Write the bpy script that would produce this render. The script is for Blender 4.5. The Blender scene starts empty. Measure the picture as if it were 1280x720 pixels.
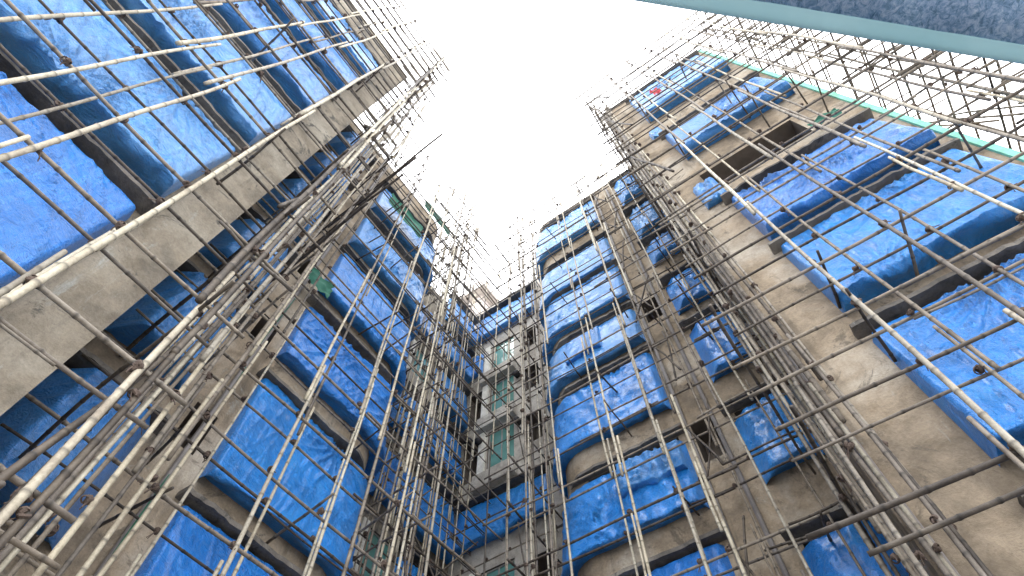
import bpy, bmesh, math, random
from mathutils import Vector, noise, Matrix
R = math.radians
random.seed(7)
EYE = 1.6                      # every z below is metres above the eye; the mesh writer adds this
scn = bpy.context.scene
COL = scn.collection

# ------------------------------------------------------------------ materials
def mat(name):
    m = bpy.data.materials.new(name); m.use_nodes = True
    nt = m.node_tree; b = nt.nodes['Principled BSDF']
    return m, nt, b
def nd(nt, t, **kw):
    n = nt.nodes.new(t)
    for k, v in kw.items():
        if k.startswith('_'): setattr(n, k[1:], v)
        else: n.inputs[k.replace('__', ' ')].default_value = v
    return n
def ramp(nt, fac, stops):
    r = nt.nodes.new('ShaderNodeValToRGB'); e = r.color_ramp.elements
    while len(e) < len(stops): e.new(.5)
    for i, (p, c) in enumerate(stops):
        e[i].position = p; e[i].color = (*c, 1) if len(c) == 3 else c
    nt.links.new(fac, r.inputs[0]); return r
def coords(nt, scale=(1, 1, 1), which='Object'):
    tc = nt.nodes.new('ShaderNodeTexCoord'); mp = nt.nodes.new('ShaderNodeMapping')
    mp.inputs['Scale'].default_value = scale
    nt.links.new(tc.outputs[which], mp.inputs[0]); return mp.outputs[0]
def noise_n(nt, vec, scale, detail=6, rough=.6, dist=0):
    n = nd(nt, 'ShaderNodeTexNoise', Scale=scale, Detail=detail, Roughness=rough, Distortion=dist)
    nt.links.new(vec, n.inputs['Vector']); return n.outputs['Fac']
def mix(nt, fac, a, b, mode='MIX'):
    m = nt.nodes.new('ShaderNodeMix'); m.data_type = 'RGBA'; m.blend_type = mode
    for s, v in ((m.inputs[0], fac), (m.inputs[6], a), (m.inputs[7], b)):
        if hasattr(v, 'node'): nt.links.new(v, s)
        elif isinstance(v, tuple): s.default_value = (*v, 1)
        else: s.default_value = v
    return m.outputs[2]
def math_n(nt, op, a, b=None):
    m = nt.nodes.new('ShaderNodeMath'); m.operation = op
    for s, v in ((m.inputs[0], a), (m.inputs[1], b)):
        if v is None: continue
        if hasattr(v, 'node'): nt.links.new(v, s)
        else: s.default_value = v
    return m.outputs[0]
def bump(nt, b, h, strength, dist, prev=None):
    n = nd(nt, 'ShaderNodeBump', Strength=strength, Distance=dist)
    nt.links.new(h, n.inputs['Height'])
    if prev: nt.links.new(prev, n.inputs['Normal'])
    nt.links.new(n.outputs[0], b.inputs['Normal']); return n.outputs[0]

def concrete(name, base, dark, light, stain=.5):
    m, nt, b = mat(name)
    v = coords(nt)
    big = noise_n(nt, v, .55, 5, .62, .3); mid = noise_n(nt, v, 2.6, 7, .7, .5); fine = noise_n(nt, v, 26, 6, .75)
    vs = coords(nt, (1.6, 1.6, .16)); streak = noise_n(nt, vs, 1.5, 5, .6)
    c1 = ramp(nt, big, [(.38, dark), (.5, base), (.64, light)])
    c2 = ramp(nt, mid, [(.3, (.62, .6, .57)), (.55, (1, 1, 1)), (.8, (1.18, 1.16, 1.1))])
    c = mix(nt, .85, c1.outputs[0], c2.outputs[0], 'MULTIPLY')
    s = ramp(nt, streak, [(.56, (0, 0, 0)), (.72, (1, 1, 1))])
    sf = math_n(nt, 'MULTIPLY', s.outputs[0], stain)
    c = mix(nt, sf, c, (dark[0] * .45, dark[1] * .47, dark[2] * .5))
    blot = noise_n(nt, v, 1.1, 8, .78, 1.2)
    bl = ramp(nt, blot, [(.56, (0, 0, 0)), (.62, (1, 1, 1))])
    gl = ramp(nt, noise_n(nt, coords(nt, (1.3, 1.3, .7)), .9, 9, .8, .9), [(.6, (0, 0, 0)), (.68, (1, 1, 1))])
    c = mix(nt, math_n(nt, 'MULTIPLY', gl.outputs[0], .45), c, (.42, .46, .45))
    c = mix(nt, math_n(nt, 'MULTIPLY', bl.outputs[0], min(1, stain)), c, (dark[0] * .55, dark[1] * .58, dark[2] * .62))
    f = ramp(nt, fine, [(.3, (.72, .72, .72)), (.62, (1.08, 1.08, 1.08))])
    c = mix(nt, .8, c, f.outputs[0], 'MULTIPLY')
    nt.links.new(c, b.inputs['Base Color'])
    b.inputs['Roughness'].default_value = .93; b.inputs['Specular IOR Level'].default_value = .2
    n1 = bump(nt, b, fine, .55, .02)
    n2 = bump(nt, b, mid, .5, .06, n1)
    return m
M = {}
M['plaster'] = concrete('rough_plaster', (.35, .285, .21), (.20, .165, .125), (.45, .40, .33), .7)
M['plaster_grey'] = concrete('grey_cement', (.27, .235, .185), (.16, .145, .122), (.35, .32, .265), .95)
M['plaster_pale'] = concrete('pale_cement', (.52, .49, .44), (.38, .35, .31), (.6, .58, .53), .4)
M['slab'] = concrete('stained_slab', (.17, .155, .14), (.09, .085, .08), (.26, .24, .21), .7)
M['ground'] = concrete('ground_cement', (.42, .40, .37), (.3, .29, .27), (.48, .46, .43), .3)
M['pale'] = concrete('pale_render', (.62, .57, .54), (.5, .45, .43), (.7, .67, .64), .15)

def bamboo(name, a, c, d, node_dark=.45):
    m, nt, b = mat(name)
    v = coords(nt); oi = nt.nodes.new('ShaderNodeObjectInfo')
    n1 = noise_n(nt, v, 3.2, 5, .7, .4); n2 = noise_n(nt, v, 38, 4, .7)
    cr = ramp(nt, n1, [(.28, d), (.5, a), (.72, c)])
    f = ramp(nt, n2, [(.3, (.7, .68, .66)), (.65, (1.08, 1.08, 1.08))])
    c1 = mix(nt, .8, cr.outputs[0], f.outputs[0], 'MULTIPLY')
    t = ramp(nt, oi.outputs['Random'], [(0, (.6, .58, .56)), (.35, (.95, .92, .88)), (.7, (1.08, 1.02, .9)), (1, (1.2, 1.2, 1.15))])
    c1 = mix(nt, 1.0, c1, t.outputs[0], 'MULTIPLY')
    an = nt.nodes.new('ShaderNodeAttribute'); an.attribute_name = 'knot'
    c1 = mix(nt, math_n(nt, 'MULTIPLY', an.outputs['Fac'], .75), c1, tuple(x * .35 for x in d))
    nt.links.new(c1, b.inputs['Base Color'])
    b.inputs['Roughness'].default_value = .62; b.inputs['Specular IOR Level'].default_value = .35
    bump(nt, b, n2, .35, .004)
    return m
M['bam_pale'] = bamboo('bamboo_pale', (.44, .415, .35), (.55, .53, .46), (.25, .22, .185))
M['bam_grey'] = bamboo('bamboo_grey', (.20, .178, .155), (.29, .265, .235), (.10, .087, .077))
M['bam_dark'] = bamboo('bamboo_dark', (.085, .072, .062), (.15, .13, .11), (.035, .03, .028))

def tarp(name, col, light):
    m, nt, b = mat(name)
    v = coords(nt); oi = nt.nodes.new('ShaderNodeObjectInfo')
    n1 = noise_n(nt, v, 1.3, 6, .65, .6)
    cr = ramp(nt, n1, [(.3, tuple(x * .72 for x in col)), (.55, col), (.8, light)])
    t = ramp(nt, oi.outputs['Random'], [(0, (.7, .82, .92)), (.5, (1, 1, 1)), (1, (1.6, 1.1, 1.0))])
    c = mix(nt, 1.0, cr.outputs[0], t.outputs[0], 'MULTIPLY')
    dust = noise_n(nt, coords(nt, (1, 1, .5)), 5, 8, .8, .5)
    dr = ramp(nt, dust, [(.56, (0, 0, 0)), (.8, (1, 1, 1))])
    c = mix(nt, math_n(nt, 'MULTIPLY', dr.outputs[0], .12), c, (.25, .38, .6))
    nt.links.new(c, b.inputs['Base Color'])
    b.inputs['Roughness'].default_value = .32; b.inputs['Specular IOR Level'].default_value = .55
    b.inputs['Coat Weight'].default_value = .35; b.inputs['Coat Roughness'].default_value = .15
    # crumple: stretched, distorted voronoi ridges in two sizes
    of = nt.nodes.new('ShaderNodeVectorMath'); of.operation = 'SCALE'; of.inputs[0].default_value = (31, 57, 83); nt.links.new(oi.outputs['Random'], of.inputs['Scale'])
    av = nt.nodes.new('ShaderNodeVectorMath'); av.operation = 'ADD'; nt.links.new(v, av.inputs[0]); nt.links.new(of.outputs[0], av.inputs[1]); vv = av.outputs[0]
    w = nt.nodes.new('ShaderNodeTexNoise'); w.inputs['Scale'].default_value = 1.1; nt.links.new(vv, w.inputs['Vector'])
    ad = nt.nodes.new('ShaderNodeVectorMath'); ad.operation = 'MULTIPLY_ADD'
    nt.links.new(w.outputs['Color'], ad.inputs[0]); ad.inputs[1].default_value = (1.6, 1.6, 1.6); nt.links.new(vv, ad.inputs[2])
    h = None
    for sc, wt, lim in ((1.1, 1.0, .12), (2.9, .45, .10)):
        vo = nd(nt, 'ShaderNodeTexVoronoi', Scale=sc); vo.feature = 'DISTANCE_TO_EDGE'
        nt.links.new(ad.outputs[0], vo.inputs['Vector'])
        x = math_n(nt, 'MINIMUM', vo.outputs['Distance'], lim)
        x = math_n(nt, 'POWER', math_n(nt, 'DIVIDE', x, lim), .6)
        x = math_n(nt, 'MULTIPLY', x, wt * -.03)
        h = x if h is None else math_n(nt, 'ADD', h, x)
    vo = nd(nt, 'ShaderNodeTexVoronoi', Scale=3.2); vo.feature = 'F1'; nt.links.new(ad.outputs[0], vo.inputs['Vector'])
    h = math_n(nt, 'ADD', h, math_n(nt, 'MULTIPLY', vo.outputs['Distance'], .02))
    n1_ = bump(nt, b, h, .42, 1.0)
    # fine drawn creases, long in one direction
    cr_ = noise_n(nt, coords(nt, (6, 6, 1.1)), 1.6, 6, .7, 1.6); cr_ = math_n(nt, 'ABSOLUTE', math_n(nt, 'SUBTRACT', cr_, .5)); n2_ = bump(nt, b, cr_, .8, .16, n1_)
    rt = nt.nodes.new('ShaderNodeVectorRotate'); rt.rotation_type = 'EULER_XYZ'; rt.inputs['Rotation'].default_value = (.7, .75, .3); nt.links.new(vv, rt.inputs['Vector'])
    m2 = nt.nodes.new('ShaderNodeMapping'); m2.inputs['Scale'].default_value = (5, 1.2, 5); nt.links.new(rt.outputs[0], m2.inputs[0])
    c2_ = math_n(nt, 'ABSOLUTE', math_n(nt, 'SUBTRACT', noise_n(nt, m2.outputs[0], 1.1, 5, .65, 1.2), .5)); n2_ = bump(nt, b, c2_, .8, .16, n2_)
    bump(nt, b, noise_n(nt, v, 14, 5, .65, 2.5), .4, .02, n2_)
    # bright highlight streaks painted into the colour along the sharpest creases
    mm = math_n(nt, 'MINIMUM', cr_, c2_)
    wr = ramp(nt, mm, [(0, (1, 1, 1)), (.022, (0, 0, 0))])
    base = b.inputs['Base Color'].links[0].from_socket
    nt.links.new(mix(nt, math_n(nt, 'MULTIPLY', wr.outputs[0], .13), base, (.42, .66, .98)), b.inputs['Base Color'])
    return m
M['tarp'] = tarp('blue_tarpaulin', (.006, .30, .98), (.02, .38, .99))
M['tarp_light'] = tarp('blue_tarpaulin_pale_glare', (.05, .36, .97), (.13, .47, .98))  # paler blue: truly pale sheets, plus glare and brightening painted into the colour

def plain(name, col, rough=.6, metal=0, bumpy=0):
    m, nt, b = mat(name)
    v = coords(nt); n = noise_n(nt, v, 4, 6, .65, .3)
    r = ramp(nt, n, [(.3, tuple(x * .7 for x in col)), (.6, col), (.85, tuple(min(1, x * 1.25) for x in col))])
    nt.links.new(r.outputs[0], b.inputs['Base Color'])
    b.inputs['Roughness'].default_value = rough; b.inputs['Metallic'].default_value = metal
    if bumpy: bump(nt, b, noise_n(nt, v, 30, 5, .7), .5, bumpy)
    return m
M['interior'] = plain('dark_interior', (.13, .108, .09), .9)
M['frame'] = plain('window_frame', (.35, .34, .32), .5)
M['cream'] = plain('cream_panel', (.78, .76, .68), .7)
M['coir'] = plain('coir_rope', (.11, .08, .065), .95, 0, .01)
M['net'] = plain('green_net', (.03, .16, .11), .8)
M['mint'] = plain('mint_edge', (.22, .62, .46), .6)
M['greenrope'] = plain('green_cord', (.03, .14, .08), .8)
M['red'] = plain('red_cloth', (.45, .03, .05), .8)
M['pipe'] = plain('pvc_pipe', (.22, .2, .19), .6)
M['black'] = plain('black_duct', (.02, .02, .025), .7)
# green window glass
m, nt, b = mat('green_glass'); v = coords(nt)
r = ramp(nt, noise_n(nt, v, .9, 3, .5), [(.3, (.08, .22, .20)), (.7, (.16, .36, .33))])
nt.links.new(r.outputs[0], b.inputs['Base Color']); b.inputs['Roughness'].default_value = .12
b.inputs['Specular IOR Level'].default_value = .7; M['glass'] = m
# awning: smooth lip and rough sheet
m, nt, b = mat('awning_paint'); v = coords(nt)
r = ramp(nt, noise_n(nt, v, 3, 6, .6), [(.3, (.26, .48, .56)), (.7, (.36, .58, .66))])
nt.links.new(r.outputs[0], b.inputs['Base Color']); b.inputs['Roughness'].default_value = .45; M['lip'] = m
m, nt, b = mat('awning_sheet'); v = coords(nt, (1, 1, 1))
f1 = noise_n(nt, v, 55, 8, .8, 1.0); f2 = noise_n(nt, v, 5, 6, .7, .5)
r = ramp(nt, f1, [(.36, (.12, .24, .36)), (.48, (.40, .58, .74)), (.60, (.9, .95, 1))])
r2 = ramp(nt, f2, [(.3, (.6, .7, .8)), (.7, (1.2, 1.15, 1.1))])
nt.links.new(mix(nt, 1.0, r.outputs[0], r2.outputs[0], 'MULTIPLY'), b.inputs['Base Color'])
b.inputs['Roughness'].default_value = .4; bump(nt, b, f1, .9, .012); M['sheet'] = m

for kk, tc_ in (('lip', (.35, .62, .75, 1)), ('sheet', (.42, .62, .80, 1))):
    nt = M[kk].node_tree; out = nt.nodes['Material Output']; b = nt.nodes['Principled BSDF']
    tr = nt.nodes.new('ShaderNodeBsdfTranslucent'); tr.inputs['Color'].default_value = tc_
    src = b.inputs['Base Color'].links[0].from_socket; nt.links.new(mix(nt, 1.0, src, tc_[:3], 'MULTIPLY') if kk == 'sheet' else src, tr.inputs['Color'])
    ms = nt.nodes.new('ShaderNodeMixShader'); ms.inputs[0].default_value = .12 if kk == 'lip' else .4
    nt.links.new(b.outputs[0], ms.inputs[1]); nt.links.new(tr.outputs[0], ms.inputs[2]); nt.links.new(ms.outputs[0], out.inputs['Surface'])
# ------------------------------------------------------------------ helpers
def empty(name, loc, label, cat, group=None, kind=None):
    o = bpy.data.objects.new(name, None); COL.objects.link(o); o.location = loc
    o['label'] = label; o['category'] = cat
    if group: o['group'] = group
    if kind: o['kind'] = kind
    return o
def tag(o, label=None, cat=None, group=None, kind=None):
    for k, v in (('label', label), ('category', cat), ('group', group), ('kind', kind)):
        if v: o[k] = v
    return o
class MB:
    def __init__(s): s.v = []; s.f = []; s.k = []
    def add(s, vs, fs):
        n = len(s.v); s.v += [tuple(x) for x in vs]; s.f += [tuple(i + n for i in f) for f in fs]
    def box(s, x0, x1, y0, y1, z0, z1):
        s.add([(x, y, z) for x in (x0, x1) for y in (y0, y1) for z in (z0, z1)],
              [(0, 1, 3, 2), (4, 6, 7, 5), (0, 4, 5, 1), (2, 3, 7, 6), (0, 2, 6, 4), (1, 5, 7, 3)])
    def prism(s, poly, z0, z1):
        n = len(poly)
        s.add([(x, y, z0) for x, y in poly] + [(x, y, z1) for x, y in poly],
              [tuple(range(n - 1, -1, -1)), tuple(range(n, 2 * n))] + [(i, (i + 1) % n, n + (i + 1) % n, n + i) for i in range(n)])
    def tube(s, pts, rad, sides=6, cap=True, knot=None):
        pts = [Vector(p) for p in pts]; n = len(pts)
        if not hasattr(rad, '__len__'): rad = [rad] * n
        d = (pts[-1] - pts[0]).normalized()
        a = d.cross(Vector((0, 0, 1)) if abs(d.z) < .9 else Vector((1, 0, 0))).normalized(); c = d.cross(a)
        vs = []; fs = []
        cs = [(math.cos(2 * math.pi * k / sides), math.sin(2 * math.pi * k / sides)) for k in range(sides)]
        for p, r in zip(pts, rad):
            s.k += [1.0 if knot and knot[len(vs) // sides] > 1.01 else 0.0] * sides
            for cx, sx in cs: vs.append(p + a * (cx * r) + c * (sx * r))
        for i in range(n - 1):
            for k in range(sides):
                k2 = (k + 1) % sides
                fs.append((i * sides + k, i * sides + k2, (i + 1) * sides + k2, (i + 1) * sides + k))
        if cap: fs += [tuple(range(sides - 1, -1, -1)), tuple((n - 1) * sides + k for k in range(sides))]
        s.add(vs, fs)
    def build(s, name, m, parent=None, smooth=False, bevel=0, raw=False):
        off = Vector((0, 0, 0))
        p = parent
        while p is not None: off += p.location; p = p.parent
        me = bpy.data.meshes.new(name)
        dz = 0 if raw else EYE
        me.from_pydata([(x - off.x, y - off.y, z + dz - off.z) for x, y, z in s.v], [], s.f)
        if smooth: me.polygons.foreach_set('use_smooth', [True] * len(me.polygons))
        me.materials.append(m); me.update()
        if len(s.k) == len(s.v) and any(s.k):
            at = me.attributes.new('knot', 'FLOAT', 'POINT'); at.data.foreach_set('value', s.k)
        o = bpy.data.objects.new(name, me); COL.objects.link(o); o.parent = parent
        if bevel:
            md = o.modifiers.new('b', 'BEVEL'); md.width = bevel; md.segments = 2; md.limit_method = 'ANGLE'
        return o

# facade frames: 'R' faces -y on plane y=D (u = x); 'L' faces +x on plane x=-D (u = y)
def P(face, D, u, d, z):
    return (u, D - d, z) if face == 'R' else (-D + d, u, z)
def fbox(mb, face, D, u0, u1, d0, d1, z0, z1):
    if face == 'R': mb.box(u0, u1, D - d1, D - d0, z0, z1)
    else: mb.box(-D + d0, -D + d1, u0, u1, z0, z1)

# ------------------------------------------------------------------ layout
RN, RM, RB = 6.5, 9.6, 12.2          # right-hand walls (planes y = )
LN, LM, LB = 5.6, 8.0, 11.0          # left-hand walls (planes x = -)
# windows: face, D, u0, u1, z0, z1, tarp top depth, tarp bottom depth, column key, row
WIN = []
# near right ribbon windows
for i, (a, c) in enumerate([(1.5, 3.75), (4.5, 6.8), (7.5, 9.75), (10.3, 12.5), (16.2, 18.9), (21.5, 25.4)]):
    WIN.append(('R', RN, 1.62, 4.85, a, c, .18, .46, 'near right', i))
# middle right wide windows (left end wraps the rounded corner)
for i, (a, c) in enumerate([(1.9, 4.0), (4.95, 7.0), (8.06, 9.85), (11.1, 13.2), (14.0, 15.7), (16.7, 18.9), (19.3, 21.5), (23.2, 26.1)]):
    WIN.append(('RM', RM, -5.4, -2.0, a - .15, c + .05, .13, .33, 'middle right', i))
# right bays beside the near wall
for i, (a, c) in enumerate([(1.9, 3.6), (4.9, 6.5), (8.0, 9.8), (11.2, 13.3), (14.3, 15.9), (17.4, 19.0), (19.9, 22.2), (23.5, 26.2)]):
    WIN.append(('RBAY', RM, -.85, .42, a, c, .22, .4, 'right bay', i))
# near left ribbon
for i in range(7):
    WIN.append(('L', LN, -5.2, -.68, 1.65 + 3 * i if i else 1.7, 4.1 + 3 * i, .22, .46, 'near left', i))
for i in range(7):
    WIN.append(('L', LN, -9.6, -5.7, 1.65 + 3 * i, 4.1 + 3 * i, .22, .46, 'far left', i))
# middle left
for i in range(7):
    WIN.append(('LM', LM, 2.75, 6.2, 0.68 + 3.06 * i, 2.95 + 3.06 * i, .14, .34, 'middle left', i))
# left bays
for i in range(7):
    WIN.append(('LBAY', LM, .19, 1.75, 1.75 + 3.0 * i, 3.65 + 3.0 * i, .5, .66, 'left bay', i))
# inner court: back-right wall
for i in range(8):
    z = 2.9 + 3.06 * i
    cover = {3: (z - .0, z + 1.75), 7: (z + .1, z + 2.35)}
    if i in cover or i in (0, 1): 
        a, c = cover.get(i, (z, z + 1.8)); WIN.append(('R', RB, -10.75, -7.0, a, c, .12, .4, 'back', i))
    else:
        WIN.append(('R', RB, -10.85, -10.2, z + .4, z + 2.1, .1, .3, 'back corner', i))
for i in range(8):
    z = 2.9 + 3.06 * i
    WIN.append(('L', LB, 9.95, 12.05, z, z + 2.1, .15, .45, 'inner left', i))
    if i in (1, 3, 4, 6): WIN.append(('L', LB, 8.3, 9.8, z, z + 2.0, .15, .4, 'deep left', i))

# ------------------------------------------------------------------ building wings with cut openings
def arc(cx, cy, r, a0, a1, n=8):
    return [(cx + r * math.cos(R(a0 + (a1 - a0) * k / n)), cy + r * math.sin(R(a0 + (a1 - a0) * k / n))) for k in range(n + 1)]
g = 0.004
polyRN = [(.5, RN), (5.12, RN), (5.12, 17), (.5, 17)]
polyRM = arc(-4.6, RM + .8, .8, 180, 270) + [(.5 - g, RM), (.5 - g, 17), (-5.4, 17)]
polyRB = [(-LB, RB), (-5.4 - g, RB), (-5.4 - g, 17), (-LB, 17)]
polyLN = [(-15, -9.5), (-LN, -9.5), (-LN, .15), (-15, .15)]
polyLM = [(-15, .15 + g), (-LM, .15 + g)] + arc(-LM - .8, 5.4, .8, 0, 90) + [(-15, 6.2)]
polyLB = [(-15, 6.2 + g), (-LB - g, 6.2 + g), (-LB - g, 17), (-15, 17)]
right = empty('apartment_building', (0, 10, 0), 'grey cement apartment block on the right with a mint green corner edge', 'building')
left = empty('apartment_building', (-10, 0, 0), 'grey cement apartment block on the left with long ribbon windows', 'building')
def cutters():
    mb = MB()
    for f, D, u0, u1, z0, z1, dt, db, col, i in WIN:
        face = 'L' if f[0] == 'L' else 'R'
        a, c = u0 + .1, u1 - .1
        if f == 'RM': a = -4.5
        if f == 'LM': c = 5.3
        fbox(mb, face, D, a, c, -.42, .3, z0 + .25, z1 + .12)
    for a in GLASS: fbox(mb, *a[:4], -.35, .3, a[4], a[5])
    for a in DARK: fbox(mb, *a[:4], -.7, .3, a[4], a[5])
    return mb
GLASS = []; DARK = []
for i in range(8):
    z = 2.9 + 3.06 * i
    if i in (2, 4, 5, 6): GLASS.append(('R', RB, -9.68, -8.45, z + .15, z + 2.25))
    if i in (3,): pass
    if i in (2, 4, 5, 6): DARK.append(('R', RB, -7.9, -7.2, z + .5, z + 2.0))
    if i in (4, 5): WIN[:] = [w for w in WIN if not (w[8] == 'back corner' and w[9] == i)]; DARK.append(('R', RB, -10.85, -10.15, z + .1, z + 2.2))
    if i in (0, 2, 5): GLASS.append(('L', LB, 8.75, 9.7, z + .2, z + 2.2))
for z in (9.0, 14.7): DARK.append(('R', RM, -1.75, -1.25, z, z + 1.15))
DARK.append(('R', RN, 1.55, 4.1, 13.55, 14.95))
for z in (6.9, 9.9, 12.9): DARK.append(('L', LM, 2.05, 2.5, z, z + .9))
cut = cutters().build('cutter', M['interior'])
def wing(poly, z1, parent, m, cutit=True):
    mb = MB(); mb.prism(poly, -EYE, z1); o = mb.build('wall', m, parent)
    o.data.materials.append(M['interior'])
    if cutit:
        md = o.modifiers.new('c', 'BOOLEAN'); md.operation = 'DIFFERENCE'; md.object = cut; md.solver = 'EXACT'
        dg = bpy.context.evaluated_depsgraph_get(); me = bpy.data.meshes.new_from_object(o.evaluated_get(dg))
        o.modifiers.clear(); o.data = me
    return o
HT = dict(RN=26.4, RM=27.1, RB=27.8, LN=25.6, LM=23.6, LB=25.6)
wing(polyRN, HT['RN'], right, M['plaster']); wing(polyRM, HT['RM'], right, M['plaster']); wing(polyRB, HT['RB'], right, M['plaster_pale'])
wing(polyLN, HT['LN'], left, M['plaster_grey']); wing(polyLM, HT['LM'], left, M['plaster']); wing(polyLB, HT['LB'], left, M['plaster_grey'])
bpy.data.objects.remove(cut)
def coping(poly, z, parent):
    mb = MB(); cx = sum(p[0] for p in poly) / len(poly); cy = sum(p[1] for p in poly) / len(poly)
    q = [(cx + (x - cx) * 1.012, cy + (y - cy) * 1.012) for x, y in poly]
    mb.prism(q, z + .003, z + .12); mb.build('parapet', M['slab'], parent)
for k, pl, pa in (('RN', polyRN, right), ('RM', polyRM, right), ('LN', polyLN, left), ('LM', polyLM, left), ('LB', polyLB, left)):
    coping(pl, HT[k], pa)

# ragged thin slabs over the windows
def ragged_slab(face, D, u0, u1, z, depth, parent, th=.09, rnd=None):
    mb = MB(); n = max(8, int((u1 - u0) / .12)); top = []; seed = random.random() * 99
    for k in range(n + 1):
        u = u0 + (u1 - u0) * k / n
        dd = depth + .035 * noise.noise((u * 2.3, z, seed)) + (.03 * noise.noise((u * 9, z, seed)))
        if rnd == 'lo': dd -= max(0, (u0 + .5 - u)) ** 2 * 1.2
        if rnd == 'hi': dd -= max(0, (u - u1 + .5)) ** 2 * 1.2
        zz = .012 * noise.noise((u * 5, z * 3, seed))
        top.append((u, dd, zz))
    vs = []; fs = []
    for u, dd, zz in top:
        vs += [P(face, D, u, .002, z + zz), P(face, D, u, dd, z + zz), P(face, D, u, dd - .01, z + th + zz), P(face, D, u, .002, z + th + .02)]
    for k in range(n):
        for j in range(4): fs.append((4 * k + j, 4 * k + (j + 1) % 4, 4 * k + 4 + (j + 1) % 4, 4 * k + 4 + j))
    fs += [(0, 3, 2, 1), tuple(4 * n + j for j in range(4))]
    mb.add(vs, fs); return mb.build('window_canopy', M['slab'], parent)
for f, D, u0, u1, z0, z1, dt, db, col, i in WIN:
    face = 'L' if f[0] == 'L' else 'R'; pa = left if face == 'L' else right
    if col in ('back corner', 'deep left'): continue
    ex = .12
    a, c = u0 - ex, u1 + ex
    if f == 'RM': a = -5.0
    if f == 'LM': c = 5.8
    if col == 'inner left': c = 12.1
    if f == 'RBAY': c = .49
    if f == 'LBAY': a = .17
    ragged_slab(face, D, a, c, z1 + .13, {'near right': .27, 'near left': .3, 'far left': .3}.get(col, min(db - .06, .4)), pa, rnd={'RM': 'lo', 'LM': 'hi'}.get(f))

# glazed windows
def window(face, D, u0, u1, z0, z1, parent):
    mb = MB(); t = .05; d0, d1 = -.12, -.06
    for a in ((u0, u1, z0, z0 + t), (u0, u1, z1 - t, z1), (u0, u0 + t, z0 + t, z1 - t), (u1 - t, u1, z0 + t, z1 - t), ((u0 + u1) / 2 - t / 2, (u0 + u1) / 2 + t / 2, z0 + t, z1 - t)):
        fbox(mb, face, D, a[0] + .002, a[1] - .002, d0, d1, a[2] + .002, a[3] - .002)
    w = mb.build('window', M['frame'], parent)
    pb = MB(); fbox(pb, face, D, u0 + t, u1 - t, -.1, -.09, z0 + t, z1 - t); pb.build('pane', M['glass'], w)
    sb = MB(); fbox(sb, face, D, u0 - .05, u1 + .05, .002, .07, z0 - .1, z0 - .01); sb.build('sill', M['cream'], w)
    return w
for a in GLASS: window(*a, left if a[0] == 'L' else right)
# cream pilaster panels beside the glass, cement sill bands between storeys
for face, D, u0, u1, z0, z1 in GLASS:
    pa = left if face == 'L' else right
    mb = MB(); fbox(mb, face, D, u0 - .38, u0 - .08, .003, .1, z0 - .15, z1 + .05); mb.build('side_panel', M['cream'], pa)
    mb = MB(); fbox(mb, face, D, u0 - .42, u1 + .15, .003, .3, z0 - .85, z0 - .2); mb.build('planter_ledge', M['plaster_pale'], pa, bevel=.02)
# mint edge strip down the free corner of the near right wall
mb = MB(); mb.box(5.123, 5.24, RN - .05, RN + .16, -EYE, HT['RN'] - .1); mb.build('corner_strip', M['mint'], right)
# a few downpipes
for (x, y, zt, pa) in [(-1.2, RM - .07, 26.5, right), (-1.95 + .12, RM - .06, 26.8, right), (-LM + .07, 2.35, 23, left), (.6, RN - .07, 26, right), (-LB + .07, 10.25, 25, left)]:
    mb = MB(); mb.tube([(x, y, -EYE + .2), (x, y, 8), (x, y, 16), (x, y, zt)], .05, 8); mb.build('downpipe', M['pipe'], pa, smooth=False)
# rounded black duct mouths by the inner windows
for (x, z) in [(-8.2, 20.0), (-10.5, 17.3), (-10.0, 17.0), (-8.2, 17.0)]:
    mb = MB(); mb.tube([(x, RB - .002, z), (x, RB - .22, z - .03), (x, RB - .3, z - .12)], [.14, .15, .13], 10); mb.build('duct', M['black'], right, smooth=True)
# rooftop stair tower with overhanging slab seen in the gap
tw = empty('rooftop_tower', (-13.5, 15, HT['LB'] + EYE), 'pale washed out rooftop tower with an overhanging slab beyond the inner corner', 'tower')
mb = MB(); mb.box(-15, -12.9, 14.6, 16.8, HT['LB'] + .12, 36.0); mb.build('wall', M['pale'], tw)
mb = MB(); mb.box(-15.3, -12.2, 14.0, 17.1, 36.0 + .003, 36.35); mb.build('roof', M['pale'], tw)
mb = MB(); mb.box(-13.9, -12.5, 14.2, 15.6, 36.353, 37.6); mb.build('water_tank', M['pale'], tw, bevel=.05)

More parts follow.
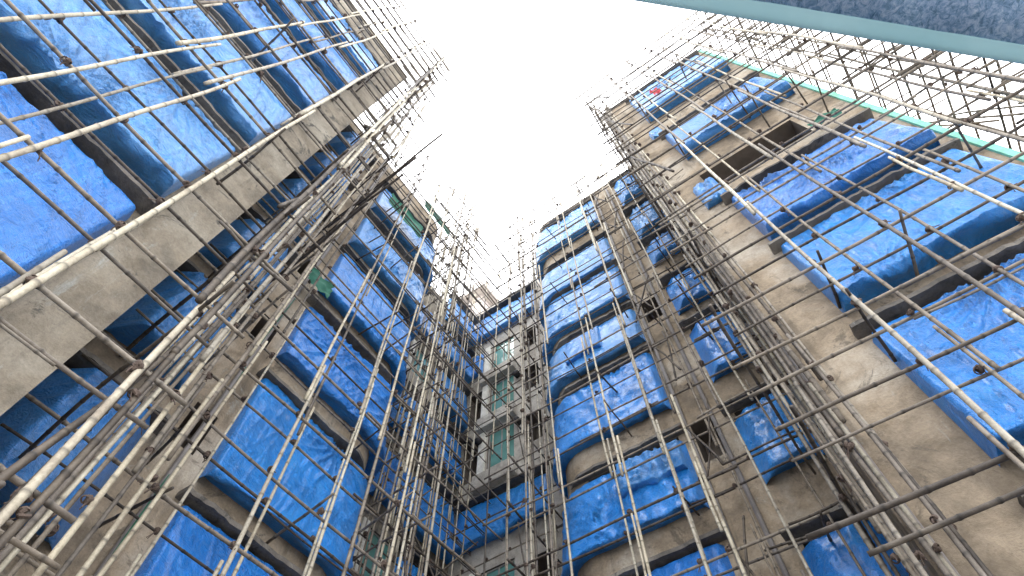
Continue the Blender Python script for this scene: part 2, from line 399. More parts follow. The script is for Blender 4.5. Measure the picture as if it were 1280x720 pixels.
# ------------------------------------------------------------------ tarpaulins
ORD = ['lowest', 'second', 'third', 'fourth', 'fifth', 'sixth', 'seventh', 'eighth']
def resample(pts, step):
    out = []; L = 0
    for (a, b) in zip(pts, pts[1:]):
        d = math.dist(a, b); n = max(1, round(d / step))
        for k in range(n): out.append((a[0] + (b[0] - a[0]) * k / n, a[1] + (b[1] - a[1]) * k / n, L + d * k / n))
        L += d
    out.append((*pts[-1], L)); return out, L
def make_tarp(path, z0, z1, dt, db, label, light, ramp_len=.05, step=.06, group='blue tarpaulins over the windows', sag=.04):
    """path: plan polyline on the wall with the courtyard on its RIGHT side."""
    pts, L = resample(path, step)
    rnd = random.Random(label); sd = rnd.random() * 500
    n = len(pts); nor = []; fa = rnd.uniform(-.5, .5)
    for i in range(n):
        a = pts[max(0, i - 1)]; b = pts[min(n - 1, i + 1)]
        tx, ty = b[0] - a[0], b[1] - a[1]; l = math.hypot(tx, ty) or 1
        nor.append((ty / l, -tx / l))
    H = z1 - z0
    rows = []
    nb = max(3, int(db / step)); nf = max(6, int(H / step)); ntp = 3
    for k in range(nb): rows.append(('b', k / nb))
    for k in range(nf + 1): rows.append(('f', k / nf))
    for k in range(1, ntp + 1): rows.append(('t', k / ntp))
    ties = [(rnd.uniform(.15, .85) * L, rnd.choice([.06, .3, .5, .7, .95]) * H, rnd.uniform(.6, 1.3), rnd.randint(13, 26), rnd.random() * 6) for _ in range(rnd.choice([1, 2, 2, 3]))]
    vs = []
    skew = rnd.choice([-.14, -.05, .03, .06, .12]); foldphase = rnd.random() * 9
    strong = rnd.uniform(.7, 1.3)
    for kind, t in rows:
        for i, (x, y, s) in enumerate(pts):
            v = 0 if kind == 'b' else (t * H if kind == 'f' else H)
            g = db + (dt - db) * (v / H) ** .85
            e = min(1, s / ramp_len, (L - s) / ramp_len); e = max(0, e) ** (.5 if ramp_len < .1 else 1)
            w = .03 * noise.noise((s * .55 + sd, v * .6, sd))
            r1 = noise.noise((s * 2.6 + v * .5 + sd, v * .45, sd * .3)); w += .012 * (1 - abs(r1) * 3.2)
            r2 = noise.noise((s * 1.1 - v * 1.9, v * 2.1 + s * .6 + sd, 4.2)); w += .012 * (1 - abs(r2) * 3.4)
            r3 = noise.noise((s * 5.5 + sd, v * 2.2, 9.1)); w += .007 * (1 - abs(r3) * 3)
            q_ = (s * math.cos(fa) + v * math.sin(fa)) * 4.5; r4 = noise.noise((q_ + sd, (v - s * fa) * .5, 7.7)); w += .030 * (1 - min(1, abs(r4) * 7))
            for (ts, tv, tr, tk, ph) in ties:
                dx, dy = s - ts, v - tv; rr = math.hypot(dx, dy)
                if rr < tr * 2.2:
                    th = math.atan2(dy, dx); fall = math.exp(-(rr / tr) ** 2) * min(1, rr / .12)
                    w += .085 * fall * ((1 - abs(math.sin(tk * .5 * th + ph + .8 * noise.noise((rr * 2, sd, 1))))) ** 1.6 - .35) - .05 * math.exp(-(rr / .18) ** 2)
            w *= strong
            edge = min(1, s / .25, (L - s) / .25)
            if kind == 'b': q = t
            elif kind == 't': q = 1 - t
            else: q = 1
            q = max(0, q) ** .6 if kind == 'b' else q
            off = .004 + (g * e + w * edge) * q
            off = max(.004 if q < 1 or e < .2 else .02, off)
            hem = sag * (noise.noise((s * 1.3 + sd, 3.3, sd)) + .4 * noise.noise((s * 6, sd, 2)))
            if kind == 'b': z = z0 + .05 * (1 - t) + hem - .10 * math.sin(math.pi * min(1, t)) * (.5 + noise.noise((s * 1.7, sd, t)))
            elif kind == 'f': z = z0 + t * H + hem * (1 - t) + skew * (s / L - .5) * t
            else: z = z1 + .01 * noise.noise((s * 4, sd, 1)) + skew * (s / L - .5) - .03 * t
            vs.append((x + nor[i][0] * off, y + nor[i][1] * off, z))
    fs = []
    for r in range(len(rows) - 1):
        for i in range(n - 1):
            a = r * n + i; fs.append((a, a + 1, a + n + 1, a + n))
    mb = MB(); mb.add(vs, fs)
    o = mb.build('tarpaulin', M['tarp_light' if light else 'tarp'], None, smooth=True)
    return tag(o, label, 'tarpaulin', group)
WHERE = {
 'near right': 'on the near right wall beside the mint edge',
 'middle right': 'round the middle right corner balconies',
 'right bay': 'on the bays behind the right pole bundle',
 'near left': 'on the near left wall',
 'far left': 'at the far end of the near left wall',
 'middle left': 'round the middle left corner balconies',
 'left bay': 'on the bays behind the left pole bundle',
 'back': 'across the inner back wall',
 'back corner': 'in the corner of the inner back wall',
 'inner left': 'on the inner left wall by the corner',
 'deep left': 'deep on the inner left wall'}
cnt = {}
for w in WIN: cnt.setdefault(w[8], []).append(w)
for col, ws in cnt.items():
    ws.sort(key=lambda w: w[4])
    for i, (f, D, u0, u1, z0, z1, dt, db, c_, ri) in enumerate(ws):
        rl = .05; st = .038
        if f == 'RM': path = [(-5.4, 11.6)] + arc(-4.6, RM + .8, .8, 180, 270) + [(u1, RM)]
        elif f == 'LM': path = [(-LM, u0)] + arc(-LM - .8, 5.4, .8, 0, 90) + [(-10.2, 6.2)]
        elif f in ('R', 'RBAY'): path = [(u0, D), (u1, D)]
        else: path = [(-D, u0), (-D, u1)]
        if 'BAY' in f: rl = .32
        jr = random.Random(col + str(i)); z0 += jr.uniform(-.13, .1); z1 += jr.uniform(-.12, .05); sg = jr.choice([.03, .05, .09])
        if f == 'LM' or f[0] == 'L':
            pass
        light = z0 > 15.5 or col == 'left bay' or (col == 'middle right' and i in (4, 6)) or (col == 'near left' and z0 > 6)  # pale colour paints in glare on high sheets and brightens the shaded left bays
        word = ORD[i] + (' lowest' if i else '')
        look = 'faded blue' if light else 'deep blue'  # 'faded' marks the pale copy, including sheets with glare painted into their colour
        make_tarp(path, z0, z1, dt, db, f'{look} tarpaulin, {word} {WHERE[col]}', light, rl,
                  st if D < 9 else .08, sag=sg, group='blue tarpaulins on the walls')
for (u0, u1, z0, z1, D, d0, d1, lab) in [(-3.7, -2.05, 8.9, 9.8, RM, .2, .34, 'short faded sheet lapped over the upper right end of a middle right balcony tarpaulin'),
        (-4.5, -3.2, 14.4, 15.65, RM, .2, .36, 'faded sheet lapped over the left half of a middle right balcony tarpaulin')]:
    make_tarp([(u0, D), (u1, D)], z0, z1, d0 + .03, d1 + .05, lab, True, sag=.09, group='loose blue sheets')
# small loose sheets
o = make_tarp([(1.15, RN), (1.75, RN)], 12.9, 14.3, .1, .22, 'small faded blue scrap of sheet beside the open dark window on the near right wall', True, group='loose blue sheets')
o = make_tarp([(1.3, RN), (1.75, RN)], 19.3, 20.3, .1, .2, 'tiny faded blue scrap of sheet between the two upper windows of the near right wall', True, group='loose blue sheets')

# green nets, red cloth, cords
def sheet(name, face, D, u0, u1, z0, z1, d, m, label, cat, sd):
    mb = MB(); n, k = 14, 10; vs = []; fs = []
    for j in range(k + 1):
        for i in range(n + 1):
            s, v = i / n, j / k
            ed = .09 * noise.noise((s * 5, v * 5, sd))
            vs.append(P(face, D, u0 + (u1 - u0) * s + ed * (j in (0, k) or i in (0, n)), d + .12 * noise.noise((s * 3 + sd, v * 3, 1)), z0 + (z1 - z0) * v + ed))
    for j in range(k):
        for i in range(n):
            a = j * (n + 1) + i; fs.append((a, a + 1, a + n + 2, a + n + 1))
    mb.add(vs, fs); return tag(mb.build(name, m, None, smooth=True), label, cat)
sheet('safety_net', 'L', LM, 2.9, 4.6, 19.0, 19.9, .75, M['net'], 'torn dark green net hanging over the upper middle left balcony', 'net', 1)
sheet('safety_net', 'L', LM, 4.3, 5.9, 21.8, 22.5, .72, M['net'], 'narrow dark green net strip just under the middle left roof edge', 'net', 2)
sheet('safety_net', 'L', LM, 2.2, 2.9, 12.2, 12.8, .5, M['net'], 'bunched dark green net beside the middle left balcony windows', 'net', 3)
sheet('safety_net', 'R', RN, 3.95, 4.6, 13.0, 13.4, .35, M['net'], 'crumpled dark green net above a window of the near right wall', 'net', 4)
sheet('cloth', 'R', RN, 2.3, 2.6, 21.9, 22.9, .62, M['red'], 'small red cloth against the topmost tarpaulin of the near right wall', 'cloth', 5)
for (u, za, zb, D, lab) in [(2.35, 2.0, 12.4, LM, 'thin green cord hanging down the plaster beside the lower left balconies')]:
    mb = MB(); mb.tube([P('L', D, u + .03 * math.sin(k), .12 + .04 * math.sin(k * 1.7), za + (zb - za) * k / 14) for k in range(15)], .012, 5)
    tag(mb.build('cord', M['greenrope']), lab, 'cord')

for (p, q, sg_, lab) in [((.55, 6.42, 3.0), (.62, 6.42, 25.5), .02, 'thin black cable running up the edge of the near right wall')]:
    p, q = Vector(p), Vector(q); mb = MB()
    mb.tube([p.lerp(q, k / 16) + Vector((.02 * math.sin(k * 1.3), 0, -sg_ * 4 * (k / 16) * (1 - k / 16))) for k in range(17)], .009, 5)
    tag(mb.build('cable', M['black'], smooth=True), lab, 'cable')

# ------------------------------------------------------------------ bamboo scaffolds
def pole_mesh(a, b, r0, r1, bow, rnd, sides=7, nodes=True):
    a = Vector(a); b = Vector(b); d = b - a; L = d.length; dn = d / L
    s1 = dn.cross(Vector((0, 0, 1)) if abs(dn.z) < .9 else Vector((1, 0, 0))).normalized(); s2 = dn.cross(s1)
    b1, b2 = rnd.uniform(-bow, bow), rnd.uniform(-bow, bow); ph = rnd.random() * 6; w2 = bow * .35
    pts = []; rad = []
    gap = rnd.uniform(.3, .42); t = rnd.uniform(.05, gap)
    ts = [(0, 1)]
    while t < L - .05:
        if nodes: ts += [(t - .03, 1), (t, 1.22), (t + .03, 1)]
        else: ts += [(t, 1)]
        t += gap * rnd.uniform(.9, 1.12) * (1 if nodes else 2)
    ts.append((L, 1))
    kk = 0
    for i, (tt, m) in enumerate(ts):
        f = tt / L
        off = s1 * (b1 * 4 * f * (1 - f) + w2 * math.sin(f * 9 + ph)) + s2 * (b2 * 4 * f * (1 - f) + w2 * math.cos(f * 7 + ph))
        pts.append(a + dn * tt + off); rad.append((r0 + (r1 - r0) * f) * m)
    mb = MB(); mb.tube(pts, rad, sides, knot=[m for _, m in ts]); return mb
# lashing variants
LASH = []
def lash_mesh(seed):
    rnd = random.Random(seed); mb = MB()
    for k in range(5):
        ax = Vector((rnd.uniform(-1, 1), rnd.uniform(-1, 1), rnd.uniform(-1, 1))).normalized()
        u = ax.cross(Vector((.3, .5, .8))).normalized(); v = ax.cross(u)
        Rr = rnd.uniform(.04, .052); c = Vector((rnd.uniform(-.018, .018), rnd.uniform(-.018, .018), rnd.uniform(-.02, .02)))
        pts = [c + u * (Rr * math.cos(q * math.pi / 5)) + v * (Rr * math.sin(q * math.pi / 5)) for q in range(11)]
        vs = []; fs = []
        for p in pts:
            o_ = (p - c).normalized()
            for j in range(4): vs.append(p + o_ * (.011 * math.cos(j * math.pi / 2)) + ax * (.02 * math.sin(j * math.pi / 2)))
        for i in range(10):
            for j in range(4): fs.append((i * 4 + j, i * 4 + (j + 1) % 4, i * 4 + 4 + (j + 1) % 4, i * 4 + 4 + j))
        mb.add(vs, fs)
    for k in range(2):   # loose ends
        p = Vector((rnd.uniform(-.04, .04), rnd.uniform(-.04, .04), -.03)); q = p + Vector((rnd.uniform(-.09, .09), rnd.uniform(-.09, .09), -rnd.uniform(.04, .14)))
        mb.tube([p, (p + q) / 2 + Vector((.01, 0, 0)), q], .008, 4)
    return mb
for k in range(5):
    o = lash_mesh(k).build('lash', M['coir'], raw=True); LASH.append((o.data, [tuple(v.co) for v in o.data.vertices], [tuple(p.vertices) for p in o.data.polygons]))
    bpy.data.objects.remove(o)

CAM = Vector((0, 0, EYE))
az, el = R(35), R(62.4)
FW = Vector((-math.sin(az) * math.cos(el), math.cos(az) * math.cos(el), math.sin(el)))
class Scaffold:
    def __init__(s, label, base, group='bamboo scaffolds around the courtyard'):
        s.root = empty('bamboo_scaffold', base, label, 'scaffold', group)
        s.joints = []; s.rnd = random.Random(label)
    def pole(s, name, a, b, m=None, r=.036, bow=.04, taper=.8):
        rnd = s.rnd
        if m is None: m = 'bam_grey'
        r0 = r * .8 * rnd.uniform(.85, 1.15); bow *= .7
        far = (Vector(a) + Vector(b)).length / 2 > 17
        o = pole_mesh(a, b, r0, r0 * taper, bow, rnd, 6 if far else 8, nodes=not far).build(name, M[m], s.root, smooth=True)
        return o
    def run(s, name, fn, t0, t1, side, m, r=.036, lens=(4.5, 6.8), lap=.8, bow=.04, dbl=.15):
        """overlapping poles along fn(t); side: unit offset the laps sit beside."""
        rnd = s.rnd; t = t0 - rnd.uniform(.1, .5); k = 0; side = Vector(side)
        while t < t1:
            L = rnd.uniform(*lens); e = min(t + L, t1 + rnd.uniform(.15, .7))
            if e - t < 1.0 and k: break
            o = side * (r * 1.05 * (1 if k % 2 else -1)) + side * rnd.uniform(-.012, .012)
            mm = m if isinstance(m, str) else rnd.choice(m)
            flip = name == 'upright_pole' or rnd.random() < .5
            A, B = Vector(fn(t)) + o, Vector(fn(e)) + o
            A += Vector((rnd.uniform(-.02, .02), rnd.uniform(-.02, .02), rnd.uniform(-.025, .025))); B += Vector((rnd.uniform(-.03, .03), rnd.uniform(-.03, .03), rnd.uniform(-.03, .03)))
            s.pole(name, A if flip else B, B if flip else A, mm, r, bow)
            if rnd.random() < dbl * .6:
                q = rnd.uniform(t, max(t, e - 2)); q2 = min(q + rnd.uniform(1.5, 3), t1 + .3)
                o2 = side * (r * 2.1 * rnd.choice((-1, 1))) 
                if q2 - q > .8: s.pole(name, Vector(fn(q)) + o + o2, Vector(fn(q2)) + o + o2, mm, r * .8, bow * .6)
            t = e - lap * rnd.uniform(.6, 1.5); k += 1
    def grid(s, face, D, us, zs, u0, u1, z0, z1, mu, mh, r=.036, joint_p=.95, lens=(5, 7.5), dbl=.12):
        sd = (1, 0, 0) if face == 'R' else (0, 1, 0)
        dout = (0, -1, 0) if face == 'R' else (1, 0, 0)
        rnd = s.rnd
        zs = [z + rnd.uniform(-.04, .04) for z in zs]
        for u in us:
            l0, l1 = rnd.uniform(-.1, .1), rnd.uniform(-.1, .1)
            f = lambda t, u=u: (P(face, D, u + l0 + (l1 - l0) * (t / 25), .06, t))
            s.run('upright_pole', f, z0, z1 + rnd.uniform(-.5, 1.1), sd, mu, r * 1.05, lens=lens, dbl=dbl)
        for z in zs:
            tilt = rnd.uniform(-.008, .008)
            f = lambda t, z=z: (P(face, D, t, -.02, z + (t - u0) * tilt))
            s.run('ledger_pole', f, u0, u1, (0, 0, 1), mh, r * .92, lens=lens, dbl=dbl, bow=.05)
            for u in us:
                if rnd.random() < joint_p: s.joints.append(P(face, D, u, .02, z + (u - u0) * tilt))
    def putlogs(s, face, D0, D1, us, zs, p=.4, m='bam_dark', r=.03, over=.35):
        rnd = s.rnd
        for u in us:
            for z in zs:
                if rnd.random() < p:
                    a = Vector(P(face, D0, u + .07, .02, z + rnd.uniform(-.1, .15))); b = Vector(P(face, D1, u + rnd.uniform(-.12, .2), rnd.uniform(0, over * .6), z + rnd.uniform(-.12, .2)))
                    s.pole('putlog_pole', a, b, m if rnd.random() < .7 else 'bam_grey', r, .02)
    def brace(s, a, b, m='bam_dark', r=.032): s.pole('brace_pole', a, b, m, r, .06)
    def finish(s):
        rnd = s.rnd
        def size(p):
            d = Vector(p); dist = d.length
            inview = d.dot(FW) / dist
            return (1 if inview > .66 else 0, -dist)
        s.joints.sort(key=size, reverse=True)
        par = s.root
        for i, p in enumerate(s.joints[:100]):
            me = LASH[rnd.randrange(5)][0]
            o = bpy.data.objects.new('rope_lashing', me); COL.objects.link(o); o.parent = par
            o.location = Vector(p) + Vector((0, 0, EYE)) - par.location
            o.rotation_euler = (rnd.uniform(-.4, .4), rnd.uniform(-.4, .4), rnd.random() * 6.3); k = rnd.uniform(.6, 1.0); o.scale = (k, k, k)
        if len(s.joints) > 100:
            mb = MB()
            for p in s.joints[100:]:
                _, v, f = LASH[rnd.randrange(5)]; k = rnd.uniform(.6, 1.0); a = rnd.random() * 6.3; c, sn = math.cos(a), math.sin(a)
                mb.add([(p[0] + k * (x * c - y * sn), p[1] + k * (x * sn + y * c), p[2] + k * z) for x, y, z in v], f)
            tag(mb.build('rope_lashing', M['coir'], par), kind='stuff')
def frange(a, b, s):
    o = []
    while a < b: o.append(a); a += s
    return o
PALE = ['bam_pale', 'bam_pale', 'bam_grey']; GREY = ['bam_grey', 'bam_grey', 'bam_dark']; DK = ['bam_dark', 'bam_grey', 'bam_dark']

# near right wall
S = Scaffold('bamboo scaffold of dark ledgers and pale poles before the near right wall', (3, 5.3, 0))
zo = frange(2.47, 28.5, 1.24)
S.grid('R', 5.3, [1.52, 2.54, 3.47, 4.5, 5.5], zo, .15, 6.7, -EYE + .0, 26.6, ['bam_grey', 'bam_pale'], GREY)
S.finish()
S = Scaffold('inner layer of bamboo scaffold tight against the near right wall', (3, 5.8, 0))
S.grid('R', 5.78, [2.0, 3.05, 4.1, 5.45], zo, .3, 6.3, -EYE, 26.2, PALE, GREY, r=.033)
S.putlogs('R', 6.4, 5.25, [1.55, 2.6, 3.5, 4.5], zo[:18], .22)
S.finish()
# middle right wall
zo = frange(3.28, 28, 1.48)
S = Scaffold('outer bamboo scaffold before the rounded balconies of the middle right wall', (-3, 8.6, 0))
S.grid('R', 8.6, [-4.7, -3.25, -2.25, -1.75, -.8], zo, -6.6, .9, -EYE, 27.2, PALE, GREY, r=.037, lens=(5, 7.5))
S.finish()
S = Scaffold('inner bamboo scaffold close to the middle right wall balconies', (-3, 9.1, 0))
S.grid('R', 9.05, [-5.2, -3.6, -2.35, -1.3, -.2], [z + .7 * (k % 2) * 0 + .02 for k, z in enumerate(zo)], -6.2, .4, -EYE, 27.2, PALE, GREY, r=.032, lens=(5, 7.5))
S.putlogs('R', 9.55, 8.5, [-4.2, -3.2, -2.3, -1.4, -.4], zo, .22)
for k in range(7):
    z = 5 + 3 * k
    S.brace((-1.9 + .2 * (k % 3), 8.8, z - .2), (-1.35 + .3 * (k % 2), 8.85, z + 1.9))
    S.brace((-1.3, 8.75, z), (-1.75, 8.8, z + 1.5))
S.finish()
# near left wall
zo = frange(1.43, 28, 1.26)
S = Scaffold('outer bamboo scaffold hung across the near left wall', (-4.3, -2, 0))
S.grid('L', 4.25, [-8.2, -6.6, -5.0, -3.6, -2.13, -1.4, -.5], zo, -9.4, .7, -EYE, 26.0, ['bam_pale'], ['bam_grey', 'bam_dark', 'bam_grey'], r=.036, lens=(5, 8))
S.finish()
S = Scaffold('inner bamboo scaffold close to the near left wall', (-4.75, -2, 0))
S.grid('L', 4.72, [-7.4, -5.8, -4.3, -2.9, -1.9, -.55], zo, -9.4, .5, -EYE, 26.0, PALE, GREY, r=.032, lens=(5, 8))
S.putlogs('L', 5.5, 4.1, [-3.5, -2.1, -.5], zo, .15)
S.finish()
# middle left wall
zo = frange(1.18, 25, 1.28)
S = Scaffold('outer bamboo scaffold before the rounded balconies of the middle left wall', (-6.6, 4, 0))
S.grid('L', 6.6, [1.9, 3.15, 4.2, 4.95, 5.7], zo, .3, 8.6, -EYE, 24.0, PALE, ['bam_grey'], r=.036)
S.finish()
S = Scaffold('inner bamboo scaffold close to the middle left wall balconies', (-7.2, 4, 0))
S.grid('L', 7.15, [2.4, 3.55, 4.6, 6.0], zo, .4, 8.2, -EYE, 24.0, PALE, GREY, r=.032)
S.putlogs('L', 7.9, 6.5, [1.9, 3.1, 4.2, 5.0, 5.8], zo, .25)
S.finish()
# inner court
zo = frange(3.2, 29, 1.5)
S = Scaffold('bamboo scaffold standing before the inner back wall', (-9, 11, 0))
S.grid('R', 11.2, [-10.3, -9.55, -8.7, -7.9, -7.1, -6.4], zo, -10.9, -5.6, -EYE, 28, PALE, GREY, r=.034, lens=(5, 7.5))
S.finish()
S = Scaffold('bamboo scaffold standing before the inner left wall', (-10, 9, 0))
S.grid('L', 10.1, [6.9, 7.8, 8.7, 9.6, 10.6, 11.4], zo, 6.5, 12.0, -EYE, 27.5, PALE, GREY, r=.034, lens=(5, 7.5))
S.grid('L', 9.3, [7.3, 8.3, 9.2], zo, 6.4, 11.4, 0, 28, PALE, DK, r=.03, lens=(5, 7.5))
for k in range(3):
    S.brace((-9.2, 7 + .5 * k, 3 + 3.6 * k), (-8.6 + .2 * k, 10.4, 7 + 3.6 * k))
    S.brace((-8.4, 10.3, 4 + 3.6 * k), (-9.6, 8.2, 7.5 + 3.6 * k))
S.finish()

# pole bundles at the corners
def bundle(label, base, spots, z0, z1, mats, r=.036, lens=(6, 9.5), fins=1):
    S = Scaffold(label, base, 'bundled bamboo towers at the wall corners'); rnd = S.rnd
    for (x, y) in spots:
        lx, ly = rnd.uniform(-.05, .05), rnd.uniform(-.05, .05)
        f = lambda t, x=x, y=y: (x + lx * t / 14, y + ly * t / 14, t)
        S.run('upright_pole', f, z0, z1 + rnd.uniform(-2.2, 1.6), (rnd.uniform(-1, 1), rnd.uniform(-1, 1), 0), mats, r * rnd.uniform(.85, 1.15), lens=lens, lap=1.2, bow=.06, dbl=.05)
    return S
def knots(S, spots, zs):
    for z in zs:
        for (x, y) in spots:
            if S.rnd.random() < .75: S.joints.append((x, y, z + S.rnd.uniform(-.15, .15)))
rnd = random.Random(3)
# left near corner tower
sp = [(-4.2, .50), (-4.28, .57), (-4.22, .64)]
S = bundle('thick bundle of pale bamboo poles lashed at the near left corner', (-4.3, .5, 0), sp, -EYE, 28.3, ['bam_pale', 'bam_pale', 'bam_dark'], .048, fins=2)
knots(S, sp, frange(1.4, 27, 1.26))
for k in range(5):
    S.brace((-4.1, .35, 2.2 + 5.2 * k), (-5.3, .9, 7.0 + 5.2 * k), 'bam_dark', .04)
S.finish()
sp = [(-4.9, .78), (-5.0, .9), (-4.75, 1.0), (-5.3, 1.05), (-5.6, .75), (-5.4, 1.3), (-6.0, 1.05), (-5.8, 1.6)]
S = bundle('loose cluster of bamboo poles in the step between the left walls', (-5.4, 1, 0), sp, -EYE, 26.8, PALE + ['bam_grey'], .036)
knots(S, sp, frange(1.8, 26, 1.3))
for z in frange(2.4, 27, 2.54):           # ledgers running from wall to courtyard
    a = rnd.uniform(.25, .5); 
    S.pole('ledger_pole', (-7.95, a + .3, z), (-3.9 + rnd.uniform(-.3, .3), a + rnd.uniform(-.05, .3), z + rnd.uniform(-.1, .1)), rnd.choice(DK), .034, .05)
    if rnd.random() < .45: S.pole('ledger_pole', (-7.9, 1.7, z + .5), (-5.2, 1.5 + rnd.uniform(-.1, .1), z + .45 + rnd.uniform(-.1, .1)), rnd.choice(DK), .03, .05)
for (x0, x1, y, z) in [(-6.9, -3.9, 1.35, 9.2), (-7.4, -4.2, 1.75, 12.6), (-7.6, -4.4, 1.9, 15.0), (-7.6, -4.0, 2.1, 17.5)]:
    S.pole('ledger_pole', (x0, y, z), (x1, y - .1, z + .2), 'bam_dark', .045, .06)
S.finish()
# right near corner tower
sp = [(.42, 5.95), (.5, 6.02), (.72, 5.9), (.8, 6.0), (.24, 6.15), (.3, 6.35), (.6, 6.2)]
S = bundle('thick bundle of weathered bamboo poles lashed at the near right corner', (.4, 5.7, 0), sp, -EYE, 26.6, ['bam_grey', 'bam_pale', 'bam_dark', 'bam_grey'], .04)
knots(S, sp, frange(2.4, 27, 1.24))
for k in range(2, 5): S.brace((.9, 5.2, 3.0 + 5 * k), (.15, 5.6, 8 + 5 * k), 'bam_dark', .036)
S.finish()
sp = [(.3, 6.9), (.42, 7.3), (.35, 7.9), (.15, 6.8)]
S = bundle('loose cluster of bamboo poles in the step between the right walls', (.1, 7.5, 0), sp, -EYE, 27.4, ['bam_grey', 'bam_pale', 'bam_dark', 'bam_grey'], .036)
knots(S, sp, frange(2.4, 27, 1.3))
for z in frange(2.6, 27, 2.48):
    x = rnd.uniform(.0, .4)
    S.pole('ledger_pole', (x, 5.2, z), (x + rnd.uniform(-.2, .1), 9.4, z + rnd.uniform(-.1, .1)), rnd.choice(DK), .033, .05)
    if rnd.random() < .5: S.pole('ledger_pole', (-.3, 6.2 + rnd.uniform(-.1, .1), z + .1), (1.3, 6.15, z + .1), rnd.choice(GREY), .03, .03)
S.finish()
# clusters around the rounded corners
sp = [(-5.7, 8.9), (-5.9, 9.3), (-6.2, 8.7), (-6.0, 9.9), (-6.1, 10.5), (-5.6, 8.5)]
S = bundle('cluster of bamboo poles around the rounded corner of the middle right wall', (-6, 9.3, 0), sp, -EYE, 27.8, PALE, .034)
knots(S, sp, frange(3.2, 28, 1.5))
for z in frange(3.3, 28, 1.5): S.pole('ledger_pole', (-6.0, 8.4, z), (-6.2, 11.6, z + .05), rnd.choice(GREY), .03, .04)
for k in range(7): S.brace((-5.5, 8.6, 3 + 3.4 * k), (-6.4, 9.4, 6.2 + 3.4 * k), 'bam_dark', .028)
S.finish()
sp = [(-6.8, 6.3), (-7.1, 6.7), (-7.4, 6.5), (-7.6, 7.1), (-8.0, 6.8), (-8.2, 7.3), (-7.3, 7.3), (-8.6, 7.0), (-7.0, 7.2)]
S = bundle('cluster of bamboo poles around the rounded corner of the middle left wall', (-7.4, 6.8, 0), sp, -EYE, 25.2, PALE, .036)
knots(S, sp, frange(2.4, 25, 1.3))
for z in frange(2.6, 28, 1.3): S.pole('ledger_pole', (-6.5, 6.5, z), (-10.4, 6.8, z + .05), rnd.choice(GREY), .03, .04)
for k in range(6): S.brace((-6.7, 6.4, 3 + 3.4 * k), (-8.3, 7.2, 6.2 + 3.4 * k), 'bam_dark', .028)
S.finish()
# scaffold round the free right side, seen against the sky
zo = frange(2.6, 27, 1.25)
S = Scaffold('open bamboo scaffold standing clear of the right building side against the sky', (6.2, 9, 0))
S.grid('L', -5.75, [6.0, 7.2, 8.5, 9.9, 11.4, 13], zo, 5.0, 14, -EYE, 26.5, ['bam_grey'], GREY, r=.034, dbl=.1)
S.finish()
S = Scaffold('outermost bamboo scaffold beyond the right building side against the sky', (7, 9, 0))
S.grid('L', -6.7, [5.4, 6.6, 7.9, 9.3, 10.8, 12.4], zo, 5.0, 14, -EYE, 25.5, ['bam_grey'], GREY, r=.034, dbl=.1)
for k in range(9):
    S.brace((5.7, 5.3 + .7 * k, 5 + 2 * k), (6.8, 6.6 + .7 * k, 8.5 + 2 * k), 'bam_grey')
    S.brace((6.8, 5.3 + .8 * k, 6 + 2 * k), (5.7, 6.0 + .7 * k, 9.5 + 2 * k), 'bam_grey')
for z in zo:
    for y in (5.6, 7.6, 10.0): S.pole('putlog_pole', (5.4, y, z), (7.0, y + .1, z + .1), rnd.choice(GREY), .028, .02)
S.finish()

# ------------------------------------------------------------------ awning close overhead
k = 1.5; A = Vector((.144 * k, .121 * k, k)); B = Vector((.622 * k, .570 * k, k)); dv = (B - A); dv.z = 0; dv.normalize(); nv = Vector((dv.y, -dv.x, 0))
aw = empty('awning', (2.0, .2, 0), 'blue green painted awning jutting in at the top right corner', 'awning')
mb = MB(); prof = []
for q in range(9):
    a = R(90 + 180 * q / 8); prof.append((.05 + .05 * math.cos(a), .05 + .05 * math.sin(a)))
prof += [(.14, .0), (.155, .012), (.155, .1)]
vs = []; fs = []; N = 30
for i in range(N + 1):
    t = -2.2 + 5.4 * i / N
    for (o_, z) in prof: 
        p = A + dv * t + nv * (o_ * .27); vs.append((p.x, p.y, p.z + z * .35 + .004 * math.sin(t * 3)))
m_ = len(prof)
for i in range(N):
    for j in range(m_ - 1): fs.append((i * m_ + j, i * m_ + j + 1, (i + 1) * m_ + j + 1, (i + 1) * m_ + j))
mb.add(vs, fs); mb.build('rim', M['lip'], aw, smooth=True)
mb = MB(); vs = []; fs = []; NW = 24
for i in range(N * 3 + 1):
    t = -2.2 + 5.4 * i / (N * 3)
    for j in range(NW + 1):
        p = A + dv * t + nv * (.04 + 1.95 * j / NW); vs.append((p.x, p.y, p.z + .008 + .006 * noise.noise((t * 6, j * .9, 0)) + .02 * j / NW))
for i in range(N * 3):
    for j in range(NW): a = i * (NW + 1) + j; fs.append((a, a + 1, a + NW + 2, a + NW + 1))
mb.add(vs, fs); so = mb.build('sheet', M['sheet'], aw, smooth=True)
md = so.modifiers.new('s', 'SOLIDIFY'); md.thickness = .015; md.offset = 1
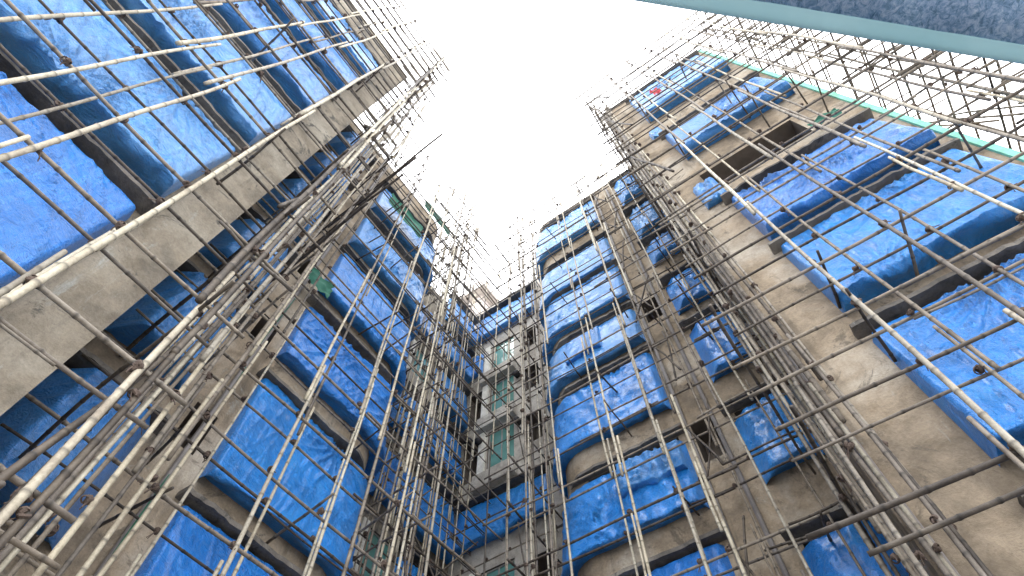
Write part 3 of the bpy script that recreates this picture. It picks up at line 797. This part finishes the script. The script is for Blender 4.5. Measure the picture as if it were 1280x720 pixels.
for t in (-1.6, 2.6):
    p = A + dv * t + nv * 1.85; q = p - Vector((0, 0, 0))
    mb = MB(); mb.tube([(q.x, q.y, -EYE), (q.x, q.y, k + .03)], .04, 10); mb.build('post', M['lip'], aw)

# ------------------------------------------------------------------ ground, surroundings, sky
mb = MB(); mb.box(-300, 300, -300, 300, -EYE - .2, -EYE - .004); tag(mb.build('ground', M['ground']), kind='structure')

w = bpy.data.worlds.new('World'); scn.world = w; w.use_nodes = True; nt = w.node_tree
bg = nt.nodes['Background']
sky = nt.nodes.new('ShaderNodeTexSky'); sky.sky_type = 'NISHITA'; sky.sun_disc = False
SE, SR = R(58), R(200)
sky.sun_elevation = SE; sky.sun_rotation = SR
sc_ = nt.nodes.new('ShaderNodeVectorMath'); sc_.operation = 'SCALE'; sc_.inputs['Scale'].default_value = .12
nt.links.new(sky.outputs[0], sc_.inputs[0])
# bright unbroken overcast mixed over the blue sky
mx = nt.nodes.new('ShaderNodeMix'); mx.data_type = 'RGBA'; mx.inputs[0].default_value = .88
nt.links.new(sc_.outputs[0], mx.inputs[6]); mx.inputs[7].default_value = (5.0, 5.0, 5.08, 1)
nt.links.new(mx.outputs[2], bg.inputs['Color']); bg.inputs['Strength'].default_value = 1.0
sl = bpy.data.lights.new('sun', 'SUN'); sl.energy = 1.0; sl.angle = R(20); sl.color = (1, .97, .92)
so = bpy.data.objects.new('sun', sl); COL.objects.link(so)
dirv = Vector((math.sin(SR) * math.cos(SE), math.cos(SR) * math.cos(SE), math.sin(SE)))
so.rotation_euler = dirv.to_track_quat('Z', 'Y').to_euler(); so.location = dirv * 40

cam = bpy.data.cameras.new('camera'); co = bpy.data.objects.new('camera', cam); COL.objects.link(co)
co.location = CAM; co.rotation_euler = (R(90) + el, 0, az)
cam.sensor_width = 36; cam.lens = 716.5 / 1280 * 36; cam.clip_start = .02; cam.clip_end = 2000
scn.camera = co
scn.view_settings.view_transform = 'Standard'; scn.view_settings.look = 'None'; scn.view_settings.exposure = 0; scn.view_settings.gamma = 1
scn.cycles.max_bounces = 6; scn.cycles.diffuse_bounces = 4; scn.cycles.glossy_bounces = 3
scn.cycles.use_denoising = True
